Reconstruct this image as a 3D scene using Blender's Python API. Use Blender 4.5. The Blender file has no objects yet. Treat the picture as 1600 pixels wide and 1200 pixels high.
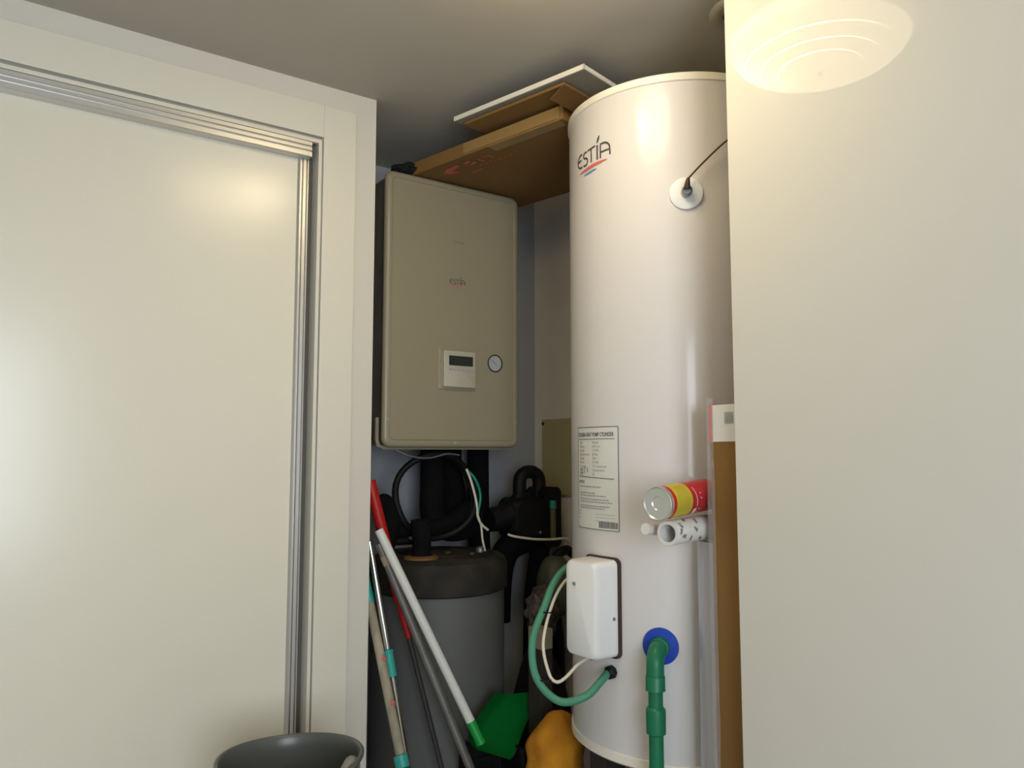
import bpy, bmesh, math, random
from mathutils import Vector, Matrix, noise
PI = math.pi
R_ = math.radians
S = bpy.context.scene
COL = S.collection
random.seed(7)

# ------------------------------------------------------------------ camera, light, exposure
cd = bpy.data.cameras.new('camera')
cam = bpy.data.objects.new('camera', cd); COL.objects.link(cam)
cam.location = (0, 0, 1.4)
cam.rotation_euler = (R_(90 + 5.0), 0, R_(-35))
cd.sensor_width = 36; cd.lens = 27.0; cd.clip_start = 0.02
S.camera = cam
S.view_settings.view_transform = 'Standard'; S.view_settings.look = 'None'
S.view_settings.gamma = 1; S.view_settings.use_curve_mapping = False
S.view_settings.exposure = 1.66
w = bpy.data.worlds.new('world'); S.world = w; w.use_nodes = True
w.node_tree.nodes['Background'].inputs[0].default_value = (0.75, 0.87, 1.0, 1)
w.node_tree.nodes['Background'].inputs[1].default_value = 0.6
# daylight coming in at the window behind the camera
ld = bpy.data.lights.new('window_daylight', 'AREA'); ld.shape = 'RECTANGLE'; ld.size = 1.3; ld.size_y = 1.3
ld.energy = 15.8; ld.color = (0.84, 0.93, 1.0)
lo = bpy.data.objects.new('window_daylight', ld); COL.objects.link(lo)
lo.location = (-0.35, -1.66, 1.45); lo.rotation_euler = (R_(90), 0, 0)   # -Z axis points to +Y
LAMP = 3.2            # radiance of the ceiling lamp's glass
LAMPCOL = (1.02, 0.82, 0.50)

# ------------------------------------------------------------------ materials
def mat(name, col, rough=0.5, metal=0.0, spec=0.5, coat=0.0, coat_rough=0.1, var=0.0, vscale=8.0, bump=0.0, bscale=60.0,
        ior=1.45, col2=None, stretch=(1, 1, 1), alpha=1.0, trans=0.0):
    m = bpy.data.materials.new(name); m.use_nodes = True
    nt = m.node_tree; b = nt.nodes['Principled BSDF']
    b.inputs['Base Color'].default_value = (*col, 1); b.inputs['Roughness'].default_value = rough
    b.inputs['Metallic'].default_value = metal; b.inputs['IOR'].default_value = ior
    b.inputs['Specular IOR Level'].default_value = spec
    b.inputs['Coat Weight'].default_value = coat; b.inputs['Coat Roughness'].default_value = coat_rough
    b.inputs['Alpha'].default_value = alpha; b.inputs['Transmission Weight'].default_value = trans
    if var or bump:
        tc = nt.nodes.new('ShaderNodeTexCoord'); mp = nt.nodes.new('ShaderNodeMapping')
        mp.inputs['Scale'].default_value = stretch
        nt.links.new(tc.outputs['Object'], mp.inputs[0])
    if var:
        n = nt.nodes.new('ShaderNodeTexNoise'); n.inputs['Scale'].default_value = vscale; n.inputs['Detail'].default_value = 5
        nt.links.new(mp.outputs[0], n.inputs['Vector'])
        r = nt.nodes.new('ShaderNodeValToRGB')
        c2 = col2 if col2 else tuple(c * (1 - var) for c in col)
        r.color_ramp.elements[0].position = 0.35; r.color_ramp.elements[1].position = 0.65
        r.color_ramp.elements[0].color = (*c2, 1); r.color_ramp.elements[1].color = (*col, 1)
        nt.links.new(n.outputs['Fac'], r.inputs[0]); nt.links.new(r.outputs[0], b.inputs['Base Color'])
    if bump:
        n2 = nt.nodes.new('ShaderNodeTexNoise'); n2.inputs['Scale'].default_value = bscale; n2.inputs['Detail'].default_value = 3
        nt.links.new(mp.outputs[0], n2.inputs['Vector'])
        bp = nt.nodes.new('ShaderNodeBump'); bp.inputs['Strength'].default_value = bump; bp.inputs['Distance'].default_value = 0.002
        nt.links.new(n2.outputs['Fac'], bp.inputs['Height']); nt.links.new(bp.outputs[0], b.inputs['Normal'])
    return m

M = {}
M['wall'] = mat('painted_plaster', (0.63, 0.60, 0.54), 0.65, bump=0.12, bscale=180, var=0.02, vscale=3)
M['closet_wall'] = mat('closet_plaster', (0.88, 0.82, 0.74), 0.8, bump=0.2, bscale=60, var=0.10, vscale=3)
M['back_wall'] = mat('bluish_shade_plaster', (0.36, 0.37, 0.40), 0.8, bump=0.2, bscale=60, var=0.08, vscale=3)  # closet plaster again, darker and bluish to paint in the shade
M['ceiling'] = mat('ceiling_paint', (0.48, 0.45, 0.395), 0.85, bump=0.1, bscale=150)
M['floor'] = mat('floor_tile', (0.42, 0.36, 0.30), 0.4, var=0.15, vscale=4)
M['casing'] = mat('painted_casing', (0.67, 0.64, 0.555), 0.42, bump=0.05, bscale=90)
M['door'] = mat('sliding_door_laminate', (0.70, 0.665, 0.565), 0.55, spec=0.4, coat=0.95, coat_rough=0.23, bump=0.10, bscale=420)
M['lacquer'] = mat('glossy_white_lacquer', (0.65, 0.63, 0.575), 0.5, spec=0.1, coat=0.33, coat_rough=0.012, bump=0.0)
M['lacquer'].node_tree.nodes['Principled BSDF'].inputs['Coat IOR'].default_value = 1.55
M['alu'] = mat('brushed_aluminium', (0.62, 0.61, 0.59), 0.36, metal=0.85)
M['gap'] = mat('shadow_gap', (0.10, 0.09, 0.08), 0.7)
M['tank'] = mat('tank_enamel', (0.66, 0.635, 0.635), 0.55, coat=0.55, coat_rough=0.13, bump=0.06, bscale=240)
M['tank_rim'] = mat('tank_rim_plastic', (0.83, 0.79, 0.70), 0.4, coat=0.3, coat_rough=0.2)
M['boiler'] = mat('boiler_enamel', (0.29, 0.255, 0.175), 0.38, coat=0.2, coat_rough=0.3)
M['boiler_side'] = mat('boiler_side_steel', (0.16, 0.14, 0.12), 0.5, var=0.3, vscale=6)
M['offwhite'] = mat('offwhite_plastic', (0.72, 0.69, 0.60), 0.4)
M['controller'] = mat('controller_plastic', (0.44, 0.42, 0.34), 0.45)
M['lcd'] = mat('dark_display', (0.03, 0.035, 0.03), 0.2)
M['ink'] = mat('grey_ink', (0.13, 0.13, 0.13), 0.6)
M['ink_brown'] = mat('brown_grey_ink', (0.075, 0.06, 0.05), 0.6)
M['ink_soft'] = mat('pale_grey_ink', (0.36, 0.35, 0.34), 0.6)
M['ink_red'] = mat('red_ink', (0.62, 0.13, 0.10), 0.6)
M['ink_blue'] = mat('blue_ink', (0.12, 0.25, 0.50), 0.6)
M['ink_leaf'] = mat('dark_green_ink', (0.03, 0.11, 0.10), 0.6)
M['paper'] = mat('label_paper', (0.70, 0.70, 0.66), 0.5)
M['white'] = mat('white_plastic', (0.80, 0.80, 0.80), 0.33, coat=0.25, coat_rough=0.2)
M['gasket'] = mat('dark_brown_gasket', (0.05, 0.025, 0.022), 0.6)
M['chrome'] = mat('chrome', (0.7, 0.7, 0.7), 0.18, metal=1.0)
M['steel'] = mat('dull_steel', (0.35, 0.35, 0.34), 0.4, metal=0.8)
M['black_foam'] = mat('black_foam', (0.005, 0.005, 0.006), 0.9, spec=0.15, var=0.4, vscale=20, bump=0.4, bscale=90)
M['black'] = mat('black_plastic', (0.005, 0.005, 0.006), 0.55, spec=0.25)
M['dark_dust'] = mat('dusty_dark_lid', (0.026, 0.021, 0.014), 0.8, var=0.6, vscale=14, col2=(0.007, 0.006, 0.006))
M['buffer'] = mat('grey_tank_jacket', (0.105, 0.108, 0.105), 0.6, bump=0.1, bscale=50, var=0.08, vscale=4)
M['olive'] = mat('olive_enamel', (0.10, 0.11, 0.075), 0.5, var=0.35, vscale=7)
M['green_pipe'] = mat('green_ppr', (0.006, 0.155, 0.070), 0.42)
M['green_cable'] = mat('green_cable_sheath', (0.06, 0.24, 0.15), 0.5)
M['green_clip'] = mat('green_clip', (0.01, 0.22, 0.15), 0.4)
M['green_pan'] = mat('green_dustpan_plastic', (0.006, 0.26, 0.045), 0.35)
M['blue'] = mat('blue_plastic', (0.008, 0.05, 0.42), 0.45)
M['cream_wire'] = mat('cream_wire', (0.62, 0.58, 0.48), 0.5)
M['dark_wire'] = mat('dark_brown_wire', (0.05, 0.022, 0.014), 0.5)
M['card'] = mat('brown_cardboard', (0.235, 0.125, 0.034), 0.8, var=0.14, vscale=3, bump=0.25, bscale=40, stretch=(1, 1, 1))
M['card_dark'] = mat('darker_cardboard', (0.16, 0.078, 0.020), 0.8, var=0.15, vscale=5, bump=0.2, bscale=40)
M['tape'] = mat('packing_tape', (0.30, 0.19, 0.07), 0.3, coat=0.4)
M['board'] = mat('white_faced_board', (0.27, 0.255, 0.22), 0.6)
M['board_edge'] = mat('raw_board_edge', (0.80, 0.75, 0.66), 0.7)
M['black_cloth'] = mat('black_cloth', (0.006, 0.006, 0.008), 0.95, bump=0.4, bscale=100)
M['red'] = mat('red_plastic', (0.42, 0.012, 0.010), 0.4)
M['tube_white'] = mat('white_coated_tube', (0.64, 0.65, 0.62), 0.35)
M['tube_grey'] = mat('grey_metal_tube', (0.32, 0.31, 0.30), 0.32, metal=0.6, var=0.2, vscale=15)
M['tube_dark'] = mat('dark_metal_tube', (0.05, 0.05, 0.052), 0.35, metal=0.3)
M['teal'] = mat('teal_plastic', (0.03, 0.32, 0.28), 0.4)
M['teal_dark'] = mat('dark_teal_plastic', (0.006, 0.10, 0.11), 0.4)
M['old_wood'] = mat('old_painted_wood', (0.42, 0.37, 0.27), 0.7, var=0.4, vscale=25, col2=(0.22, 0.19, 0.14), stretch=(1, 1, 0.25))
M['tan'] = mat('tan_tape', (0.40, 0.28, 0.17), 0.6)
M['pink'] = mat('pink_paint_fleck', (0.45, 0.12, 0.11), 0.6)
M['bin'] = mat('grey_bin_plastic', (0.095, 0.10, 0.095), 0.30, var=0.1, vscale=5)
M['bin_edge'] = mat('grey_bin_rim', (0.20, 0.20, 0.18), 0.4)
M['rag'] = mat('cream_rag', (0.62, 0.55, 0.38), 0.9, bump=0.4, bscale=80)
M['yellow_cloth'] = mat('mustard_cloth', (0.62, 0.27, 0.012), 0.9, var=0.45, vscale=9, bump=0.6, bscale=130, col2=(0.40, 0.15, 0.008))
M['tin_metal'] = mat('tin_metal', (0.66, 0.68, 0.66), 0.30, metal=0.75)
M['tin_red'] = mat('tin_red_print', (0.52, 0.02, 0.03), 0.3, coat=0.4)
M['tin_yellow'] = mat('tin_yellow_print', (0.60, 0.50, 0.03), 0.4, var=0.12, vscale=30)
M['roll_paper'] = mat('white_wrap_paper', (0.72, 0.70, 0.66), 0.45)
M['ring_dark'] = mat('lamp_recess', (0.02, 0.014, 0.008), 0.5)
M['ring_metal'] = mat('downlight_ring', (0.45, 0.42, 0.36), 0.35, metal=0.3)
M['lilac_film'] = mat('lilac_film_over_foam', (0.52, 0.51, 0.56), 0.25, coat=0.5, coat_rough=0.12, bump=0.5, bscale=12, stretch=(3, 3, 0.4))
M['film'] = mat('clear_film', (0.75, 0.73, 0.76), 0.15, alpha=0.22, spec=0.7, bump=0.6, bscale=15)
M['mottle'] = mat('mottled_bag', (0.12, 0.10, 0.085), 0.6, var=0.5, vscale=40, col2=(0.02, 0.018, 0.018))
M['dark_brown'] = mat('dark_platform_wood', (0.035, 0.028, 0.022), 0.8)
M['grey_card'] = mat('grey_folded_card', (0.16, 0.17, 0.16), 0.8)
M['beige_card'] = mat('beige_strip', (0.30, 0.26, 0.20), 0.8)
M['hatch'] = mat('cream_hatch_board', (0.50, 0.44, 0.24), 0.7)
M['glass'] = mat('window_glass', (0.9, 0.95, 1.0), 0.02, alpha=0.12)
M['gauge_face'] = mat('gauge_dial', (0.40, 0.41, 0.42), 0.3, coat=0.5)
M['gauge_olive'] = mat('flow_gauge_tube', (0.09, 0.085, 0.03), 0.3)

def lamp_mat(name, k, ridge=False):
    # luminous opal glass: brighter near the bulb; ridge variant paints a one-sided highlight
    m = bpy.data.materials.new(name); m.use_nodes = True
    nt = m.node_tree; nt.nodes.clear()
    out = nt.nodes.new('ShaderNodeOutputMaterial'); em = nt.nodes.new('ShaderNodeEmission')
    tc = nt.nodes.new('ShaderNodeTexCoord')
    vm = nt.nodes.new('ShaderNodeVectorMath'); vm.operation = 'DISTANCE'
    vm.inputs[1].default_value = (0.060, 0.145, -0.05) if not ridge else (0.15, 0.0, -0.04)
    nt.links.new(tc.outputs['Object'], vm.inputs[0])
    mr = nt.nodes.new('ShaderNodeMapRange'); mr.interpolation_type = 'SMOOTHSTEP'
    mr.inputs['From Min'].default_value = 0.0; mr.inputs['From Max'].default_value = 0.13 if not ridge else 0.26
    mr.inputs['To Min'].default_value = k * 3.0; mr.inputs['To Max'].default_value = k
    if ridge: mr.inputs['To Min'].default_value = k * 7.0; mr.inputs['To Max'].default_value = k * 0.9
    nt.links.new(vm.outputs['Value'], mr.inputs['Value'])
    em.inputs[0].default_value = (*LAMPCOL, 1)
    nt.links.new(mr.outputs[0], em.inputs[1]); nt.links.new(em.outputs[0], out.inputs[0])
    return m
M['lamp'] = lamp_mat('lit_opal_glass', LAMP)
M['lamp_ridge'] = lamp_mat('painted_glint_ridge', LAMP * 1.15, True)  # ridge highlights painted as extra glow, strongest on one side

M['lamp_rim'] = lamp_mat('painted_halo_rim', LAMP * 0.26, True)  # halo round the lamp painted as a glowing base rim

# ------------------------------------------------------------------ mesh helpers
def build(name, bm, m, parent=None, smooth=None, bevel=0.0, seg=2):
    if bevel:
        es = [e for e in bm.edges if len(e.link_faces) == 2 and e.calc_face_angle(0) > R_(35)]
        bmesh.ops.bevel(bm, geom=es, offset=bevel, segments=seg, profile=0.5, affect='EDGES', clamp_overlap=True)
    bmesh.ops.recalc_face_normals(bm, faces=bm.faces)
    me = bpy.data.meshes.new(name); bm.to_mesh(me); bm.free()
    ms = m if isinstance(m, (list, tuple)) else [m]
    for k in ms: me.materials.append(M[k] if isinstance(k, str) else k)
    if smooth is not None:
        for p in me.polygons: p.use_smooth = True
        try: me.set_sharp_from_angle(angle=R_(smooth))
        except Exception: pass
    o = bpy.data.objects.new(name, me); COL.objects.link(o)
    if parent is not None: o.parent = parent
    return o

def root(name, loc, label, cat, group=None, rot=(0, 0, 0)):
    o = bpy.data.objects.new(name, None); COL.objects.link(o)
    o.location = loc; o.rotation_euler = rot; o.empty_display_size = 0.05
    tag(o, label, cat, group); return o

def tag(o, label, cat=None, group=None, kind=None):
    o['label'] = label
    if cat: o['category'] = cat
    if group: o['group'] = group
    if kind: o['kind'] = kind
    return o

def struct(name, bm, m, parent=None, label=None, **k):
    o = build(name, bm, m, parent, **k)
    if parent is None:
        o['kind'] = 'structure'
        if label: o['label'] = label
    return o

def B(x0, x1, y0, y1, z0, z1, bm=None):
    bm = bm or bmesh.new()
    r = bmesh.ops.create_cube(bm, size=1)
    for v in r['verts']:
        v.co = Vector(((x0 + x1) / 2 + v.co.x * (x1 - x0), (y0 + y1) / 2 + v.co.y * (y1 - y0), (z0 + z1) / 2 + v.co.z * (z1 - z0)))
    return bm

def xf(bm, mx, verts=None):
    bmesh.ops.transform(bm, matrix=mx, verts=verts or bm.verts[:]); return bm

def lathe(prof, seg=48, bm=None, cap=True, mx=None):
    """prof: list of (r, z) around the z axis"""
    bm = bm or bmesh.new(); rings = []; new = []
    for r, z in prof:
        if r < 1e-6:
            v = bm.verts.new((0, 0, z)); rings.append([v]); new.append(v)
        else:
            ring = [bm.verts.new((r * math.cos(2 * PI * i / seg), r * math.sin(2 * PI * i / seg), z)) for i in range(seg)]
            rings.append(ring); new += ring
    for a, b in zip(rings, rings[1:]):
        for i in range(seg):
            j = (i + 1) % seg
            if len(a) == 1 and len(b) == 1: continue
            if len(a) == 1: bm.faces.new((a[0], b[i], b[j]))
            elif len(b) == 1: bm.faces.new((a[i], a[j], b[0]))
            else: bm.faces.new((a[i], a[j], b[j], b[i]))
    if cap:
        for ring in (rings[0], rings[-1]):
            if len(ring) > 2: bm.faces.new(ring)
    if mx is not None: bmesh.ops.transform(bm, matrix=mx, verts=new)
    return bm

def spline(pts, n=8):
    P = [Vector(p) for p in pts]
    if len(P) < 3: return P
    out = []
    Q = [P[0] * 2 - P[1]] + P + [P[-1] * 2 - P[-2]]
    for i in range(1, len(Q) - 2):
        p0, p1, p2, p3 = Q[i - 1:i + 3]
        for k in range(n):
            t = k / n
            out.append(0.5 * ((2 * p1) + (p2 - p0) * t + (2 * p0 - 5 * p1 + 4 * p2 - p3) * t * t + (3 * p1 - p0 - 3 * p2 + p3) * t ** 3))
    out.append(P[-1]); return out

def tube(pts, r, seg=12, bm=None, smooth_path=True, n=8, closed=False):
    """r: number or list of radii per resampled fraction"""
    bm = bm or bmesh.new()
    P = spline(pts, n) if smooth_path else [Vector(p) for p in pts]
    rad = (lambda t: r) if not callable(r) else r
    T = []
    for i in range(len(P)):
        if closed: a, b = P[i - 1], P[(i + 1) % len(P)]
        else: a, b = P[max(i - 1, 0)], P[min(i + 1, len(P) - 1)]
        T.append((b - a).normalized())
    up = Vector((0, 0, 1)) if abs(T[0].z) < 0.9 else Vector((1, 0, 0))
    N = (up - T[0] * up.dot(T[0])).normalized(); rings = []
    for i, p in enumerate(P):
        if i: N = (N - T[i] * N.dot(T[i])).normalized()
        Bn = T[i].cross(N); q = rad(i / (len(P) - 1))
        rings.append([bm.verts.new(p + N * (q * math.cos(2 * PI * k / seg)) + Bn * (q * math.sin(2 * PI * k / seg))) for k in range(seg)])
    prs = list(zip(rings, rings[1:]))
    if closed: prs.append((rings[-1], rings[0]))
    for a, b in prs:
        for k in range(seg): bm.faces.new((a[k], a[(k + 1) % seg], b[(k + 1) % seg], b[k]))
    if not closed: bm.faces.new(rings[0][::-1]); bm.faces.new(rings[-1])
    return bm

def rod(a, b, r0, r1=None, seg=16, bm=None):
    r1 = r0 if r1 is None else r1
    a, b = Vector(a), Vector(b); d = b - a
    mx = Matrix.Translation(a) @ d.to_track_quat('Z', 'Y').to_matrix().to_4x4()
    return lathe([(r0, 0), (r1, d.length)], seg, bm, True, mx)

def rrect(w_, h, r, n=6):
    out = []
    for cx, cy, a0 in ((w_/2-r, h/2-r, 0), (-w_/2+r, h/2-r, 90), (-w_/2+r, -h/2+r, 180), (w_/2-r, -h/2+r, 270)):
        for i in range(n + 1):
            a = R_(a0 + 90 * i / n); out.append((cx + r * math.cos(a), cy + r * math.sin(a)))
    return out

def loft(loops, bm=None, cap0=True, cap1=True):
    bm = bm or bmesh.new(); L = [[bm.verts.new(p) for p in lp] for lp in loops]
    for a, b in zip(L, L[1:]):
        n = len(a)
        for i in range(n): bm.faces.new((a[i], a[(i + 1) % n], b[(i + 1) % n], b[i]))
    if cap0: bm.faces.new(L[0][::-1])
    if cap1: bm.faces.new(L[-1])
    return bm

def blob(rx, ry, rz, amp=0.2, fr=6.0, sub=4, flat=None, seed=0.0, loc=(0, 0, 0)):
    bm = bmesh.new(); bmesh.ops.create_icosphere(bm, subdivisions=sub, radius=1)
    for v in bm.verts:
        d = noise.noise(v.co * fr / 3 + Vector((seed, seed * 2, 1))) + 0.45 * noise.noise(v.co * fr + Vector((3, seed, 0)))
        c = v.co * (1 + amp * d)
        v.co = Vector((c.x * rx, c.y * ry, c.z * rz))
        if flat is not None and v.co.z < flat: v.co.z = flat + (v.co.z - flat) * 0.03
        v.co += Vector(loc)
    return bm

# flat print: ribbons and text mapped by a function (u, v) -> world/local point
def ribbon(bm, pts, wd, f, closed=False, step=0.004, taper=False):
    P = []
    pts = [Vector(p).to_2d() if len(p) > 2 else Vector(p) for p in pts]
    seq = pts + ([pts[0]] if closed else [])
    for a, b in zip(seq, seq[1:]):
        n = max(1, int((b - a).length / step))
        for k in range(n): P.append(a + (b - a) * k / n)
    P.append(seq[-1]); prev = None; L = len(P)
    for i, p in enumerate(P):
        t = (P[min(i + 1, L - 1)] - P[max(i - 1, 0)])
        if t.length < 1e-9: continue
        t.normalize(); nn = Vector((-t.y, t.x)) * wd / 2
        if taper: nn *= max(0.05, math.sin(PI * (i + 0.3) / (L - 0.4))) ** 0.6
        q = (bm.verts.new(f(*(p + nn))), bm.verts.new(f(*(p - nn))))
        if prev: bm.faces.new((prev[0], prev[1], q[1], q[0]))
        prev = q
    return bm

def text_bm(body, size, f, u, v, bm=None, align='LEFT', xs=1.0, bold=0.0):
    cu = bpy.data.curves.new('t', 'FONT'); cu.body = body; cu.size = size; cu.align_x = align; cu.resolution_u = 3
    cu.offset = bold
    o = bpy.data.objects.new('t', cu); COL.objects.link(o)
    bpy.context.view_layer.update()
    dg = bpy.context.evaluated_depsgraph_get()
    me = bpy.data.meshes.new_from_object(o.evaluated_get(dg))
    bm = bm or bmesh.new(); vs = [bm.verts.new(f(u + p.co.x * xs, v + p.co.y)) for p in me.vertices]
    for p in me.polygons:
        try: bm.faces.new([vs[i] for i in p.vertices])
        except ValueError: pass
    bpy.data.objects.remove(o); bpy.data.curves.remove(cu); bpy.data.meshes.remove(me)
    return bm

def arc(cx, cy, rx, ry, a0, a1, n=10):
    return [(cx + rx * math.cos(R_(a0 + (a1 - a0) * i / n)), cy + ry * math.sin(R_(a0 + (a1 - a0) * i / n))) for i in range(n + 1)]

def logo(f, u0, v0, s, parent, wd=0.10):
    """the ESTIA mark: five thin letters, leaf accent over the I, red and blue swooshes; s = letter height"""
    g = lambda pts: [(u0 + x * s, v0 + y * s) for x, y in pts]
    bm = bmesh.new(); st = 0.15 * s
    ribbon(bm, g(arc(0.55, 0.5, 0.5, 0.46, 75, 285, 16)), wd * s, f, step=st); ribbon(bm, g([(0.08, 0.52), (0.58, 0.58)]), wd * s, f, step=st)
    ribbon(bm, g(arc(1.12, 0.72, 0.24, 0.22, 50, 250, 10) + arc(1.10, 0.26, 0.28, 0.26, 80, -140, 12)), wd * s, f, step=st)
    ribbon(bm, g([(1.42, 0.94), (2.22, 1.02)]), wd * s, f, step=st); ribbon(bm, g([(1.80, 0.98), (1.80, 0.0)]), wd * s, f, step=st)
    ribbon(bm, g([(2.42, 1.0), (2.42, 0.0)]), wd * 1.2 * s, f, step=st)
    ribbon(bm, g([(2.72, 0.0), (2.72, 0.90)]), wd * s, f, step=st)
    ribbon(bm, g([(2.68, 0.96)] + arc(2.98, 0.52, 0.55, 0.46, 100, -5, 12) + [(3.56, 0.02)]), wd * 1.1 * s, f, step=st)
    ribbon(bm, g([(2.72, 0.40), (3.46, 0.42)]), wd * s, f, step=st)
    build('logo_lettering', bm, 'ink_brown', parent)
    bm = ribbon(bmesh.new(), g([(2.40, 1.12), (2.62, 1.62)]), 0.20 * s, f, step=st * 0.5, taper=True)
    build('logo_leaf', bm, 'ink_leaf', parent)
    bm = ribbon(bmesh.new(), g([(0.35, -0.38), (2.0, -0.26), (3.3, -0.22)]), 0.22 * s, f, step=st, taper=True)
    build('logo_red_swoosh', bm, 'ink_red', parent)
    bm = ribbon(bmesh.new(), g([(0.9, -0.66), (2.3, -0.58)]), 0.15 * s, f, step=st, taper=True)
    build('logo_blue_swoosh', bm, 'ink_blue', parent)

# ================================================================== SETTING
ZC = 2.35; YW = 1.86; XE = 0.853
struct('floor', B(-1.6, 1.9, -1.8, 2.5, -0.1, 0.0), 'floor', label='beige tiled floor')
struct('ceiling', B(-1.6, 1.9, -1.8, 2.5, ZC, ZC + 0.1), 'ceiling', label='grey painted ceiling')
# wall that holds the sliding door: opening X -1.35..0.69, up to z 2.197
bm = B(0.6905, XE, YW, 1.93, 0, ZC); B(-1.5, 0.6905, YW, 1.93, 2.199, ZC, bm); B(-1.5, -1.35, YW, 1.93, 0, 2.199, bm)
struct('wall_left', bm, 'wall', label='white wall around the sliding door')
# closet side return behind the wall's free edge
struct('wall_closet_left', B(0.76, 0.845, 1.93, 2.40, 0, ZC), 'closet_wall', label='shaded left side wall of the boiler closet')
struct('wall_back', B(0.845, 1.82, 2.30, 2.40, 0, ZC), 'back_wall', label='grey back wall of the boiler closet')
struct('wall_right', B(1.715, 1.82, -1.7, 2.30, 0, ZC), 'closet_wall', label='grey right wall of the boiler closet')
struct('wall_front', B(1.16, 1.715, -1.7, -0.42, 0, ZC), 'wall', label='white wall block behind the camera on the right')
struct('wall_far_left', B(-1.6, -1.5, -1.7, 2.40, 0, ZC), 'wall', label='white side wall out of view')
# wardrobe interior closed off behind the sliding door
struct('wall_wardrobe_back', B(-1.5, 0.76, 2.36, 2.40, 0, ZC), 'wall', label='back of the wardrobe')
# wall with window behind the camera
bm = B(-1.5, -1.0, -1.8, -1.7, 0, ZC); B(0.3, 1.16, -1.8, -1.7, 0, ZC, bm); B(-1.0, 0.3, -1.8, -1.7, 0, 0.8, bm); B(-1.0, 0.3, -1.8, -1.7, 2.1, ZC, bm)
struct('wall_window', bm, 'wall', label='white wall with the window')
bm = B(-1.0, 0.3, -1.79, -1.72, 0.8, 0.85); B(-1.0, 0.3, -1.79, -1.72, 2.05, 2.1, bm); B(-1.0, -0.95, -1.79, -1.72, 0.85, 2.05, bm); B(0.25, 0.3, -1.79, -1.72, 0.85, 2.05, bm); B(-0.37, -0.33, -1.79, -1.72, 0.85, 2.05, bm)
win = struct('window_1', bm, 'offwhite', label='white framed window')
struct('pane', B(-0.95, -0.37, -1.757, -1.753, 0.85, 2.05), 'glass', win)
struct('pane', B(-0.33, 0.25, -1.757, -1.753, 0.85, 2.05), 'glass', win)

# ---- door casing (architrave) round the sliding door
bm = bmesh.new()
B(0.7005, 0.7890, 1.842, YW, 0, 2.290, bm); B(-1.5, 0.7005, 1.842, YW, 2.2035, 2.290, bm)
cs = struct('trim_1', bm, 'casing', label='flat white casing around the sliding door', bevel=0.0015, seg=2)
# dark joint and inner light lip
struct('inner_lip', B(0.6885, 0.6965, 1.8455, YW + 0.06, 0, 2.196, B(-1.48, 0.6885, 1.8455, 1.8585, 2.1865, 2.196)), 'casing', cs)
struct('shadow_joint', B(0.6965, 0.7005, 1.849, YW, 0, 2.2035, B(-1.48, 0.6965, 1.852, YW, 2.196, 2.2035)), M['steel'], cs)

# ---- sliding door with aluminium track and stile
bm = bmesh.new()
prof = [(1.900, 2.1855), (1.8475, 2.1855), (1.8475, 2.1765), (1.8500, 2.1735), (1.8475, 2.1705), (1.8475, 2.1640), (1.8500, 2.1615), (1.8475, 2.1590), (1.8475, 2.1480), (1.8490, 2.1460), (1.900, 2.1460)]
loft([[(x, y, z) for y, z in prof] for x in (-1.48, 0.672)], bm)
d1 = struct('door_1', B(-1.42, 0.6455, 1.8770, 1.897, 0.01, 2.1515), 'door', label='white laminate sliding door with aluminium edge')
struct('door_track', bm, 'alu', d1)
# stile: ribbed aluminium handle profile on the leaf's edge
pr = [(0.6455, 1.8745), (0.6500, 1.8700), (0.6530, 1.8700), (0.6545, 1.8760), (0.6565, 1.8760), (0.6580, 1.8690), (0.6650, 1.8690), (0.6665, 1.8790), (0.6690, 1.8790), (0.6700, 1.8715), (0.6725, 1.8715), (0.6725, 1.899), (0.6455, 1.899)]
struct('door_stile', loft([[(x, y, z) for x, y in pr] for z in (0.012, 2.150)]), 'alu', d1)
struct('door_gap_shade', B(0.6725, 0.6885, 1.8860, 1.93, 0, 2.1515), 'gap', d1)  # dark strip standing in for the shade inside the gap

# ---- glossy white panel door on the right (open leaf)
d2 = struct('door_2', B(1.134, 1.158, -0.42, 0.914, 0.01, ZC - 0.006), 'lacquer', label='tall glossy white lacquered panel mirroring the ceiling lamp', bevel=0.002, seg=3)

# ---- hatch board on the closet's right wall
hb = root('access_hatch', (1.7149, 2.16, 1.38), 'cream square access board screwed to the closet wall beside the white tank', 'hatch')
build('board', B(-0.008, 0, -0.125, 0.088, -0.135, 0.135), 'hatch', hb, bevel=0.002)
build('screw', rod((-0.012, 0.078, 0.120), (-0.007, 0.078, 0.120), 0.006), 'gasket', hb)

# ================================================================== CEILING LAMP + DOWNLIGHT
LX, LY = 0.72, 0.98
lm = root('ceiling_lamp', (LX, LY, ZC), 'lit round opal glass ceiling lamp with ringed dome, seen mirrored in the glossy panel', 'lamp')
build('lamp_base', lathe([(0.0, 0), (0.198, 0), (0.204, -0.006), (0.202, -0.018), (0.194, -0.024), (0.0, -0.024)], 64, cap=False), 'lamp_rim', lm, smooth=40)
R0, D0 = 0.190, 0.062
prof = [(R0 * math.cos(a), -0.024 - D0 * math.sin(a)) for a in [R_(90 * i / 24) for i in range(24)]] + [(0, -0.024 - D0)]
build('lamp_dome', lathe(prof, 72, cap=False), 'lamp', lm, smooth=60)
for rr in (0.164, 0.128, 0.090):
    zz = -0.024 - D0 * math.sin(math.acos(rr / R0))
    build('dome_ridge', tube([(rr * math.cos(2 * PI * i / 72), rr * math.sin(2 * PI * i / 72), zz) for i in range(72)], 0.0016, 6, smooth_path=False, closed=True), 'lamp_ridge', lm, smooth=60)
build('dome_knob', lathe([(0.006, -0.084), (0.006, -0.089), (0.003, -0.092), (0, -0.092)], 16, cap=False), 'cream_wire', lm, smooth=40)

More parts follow.
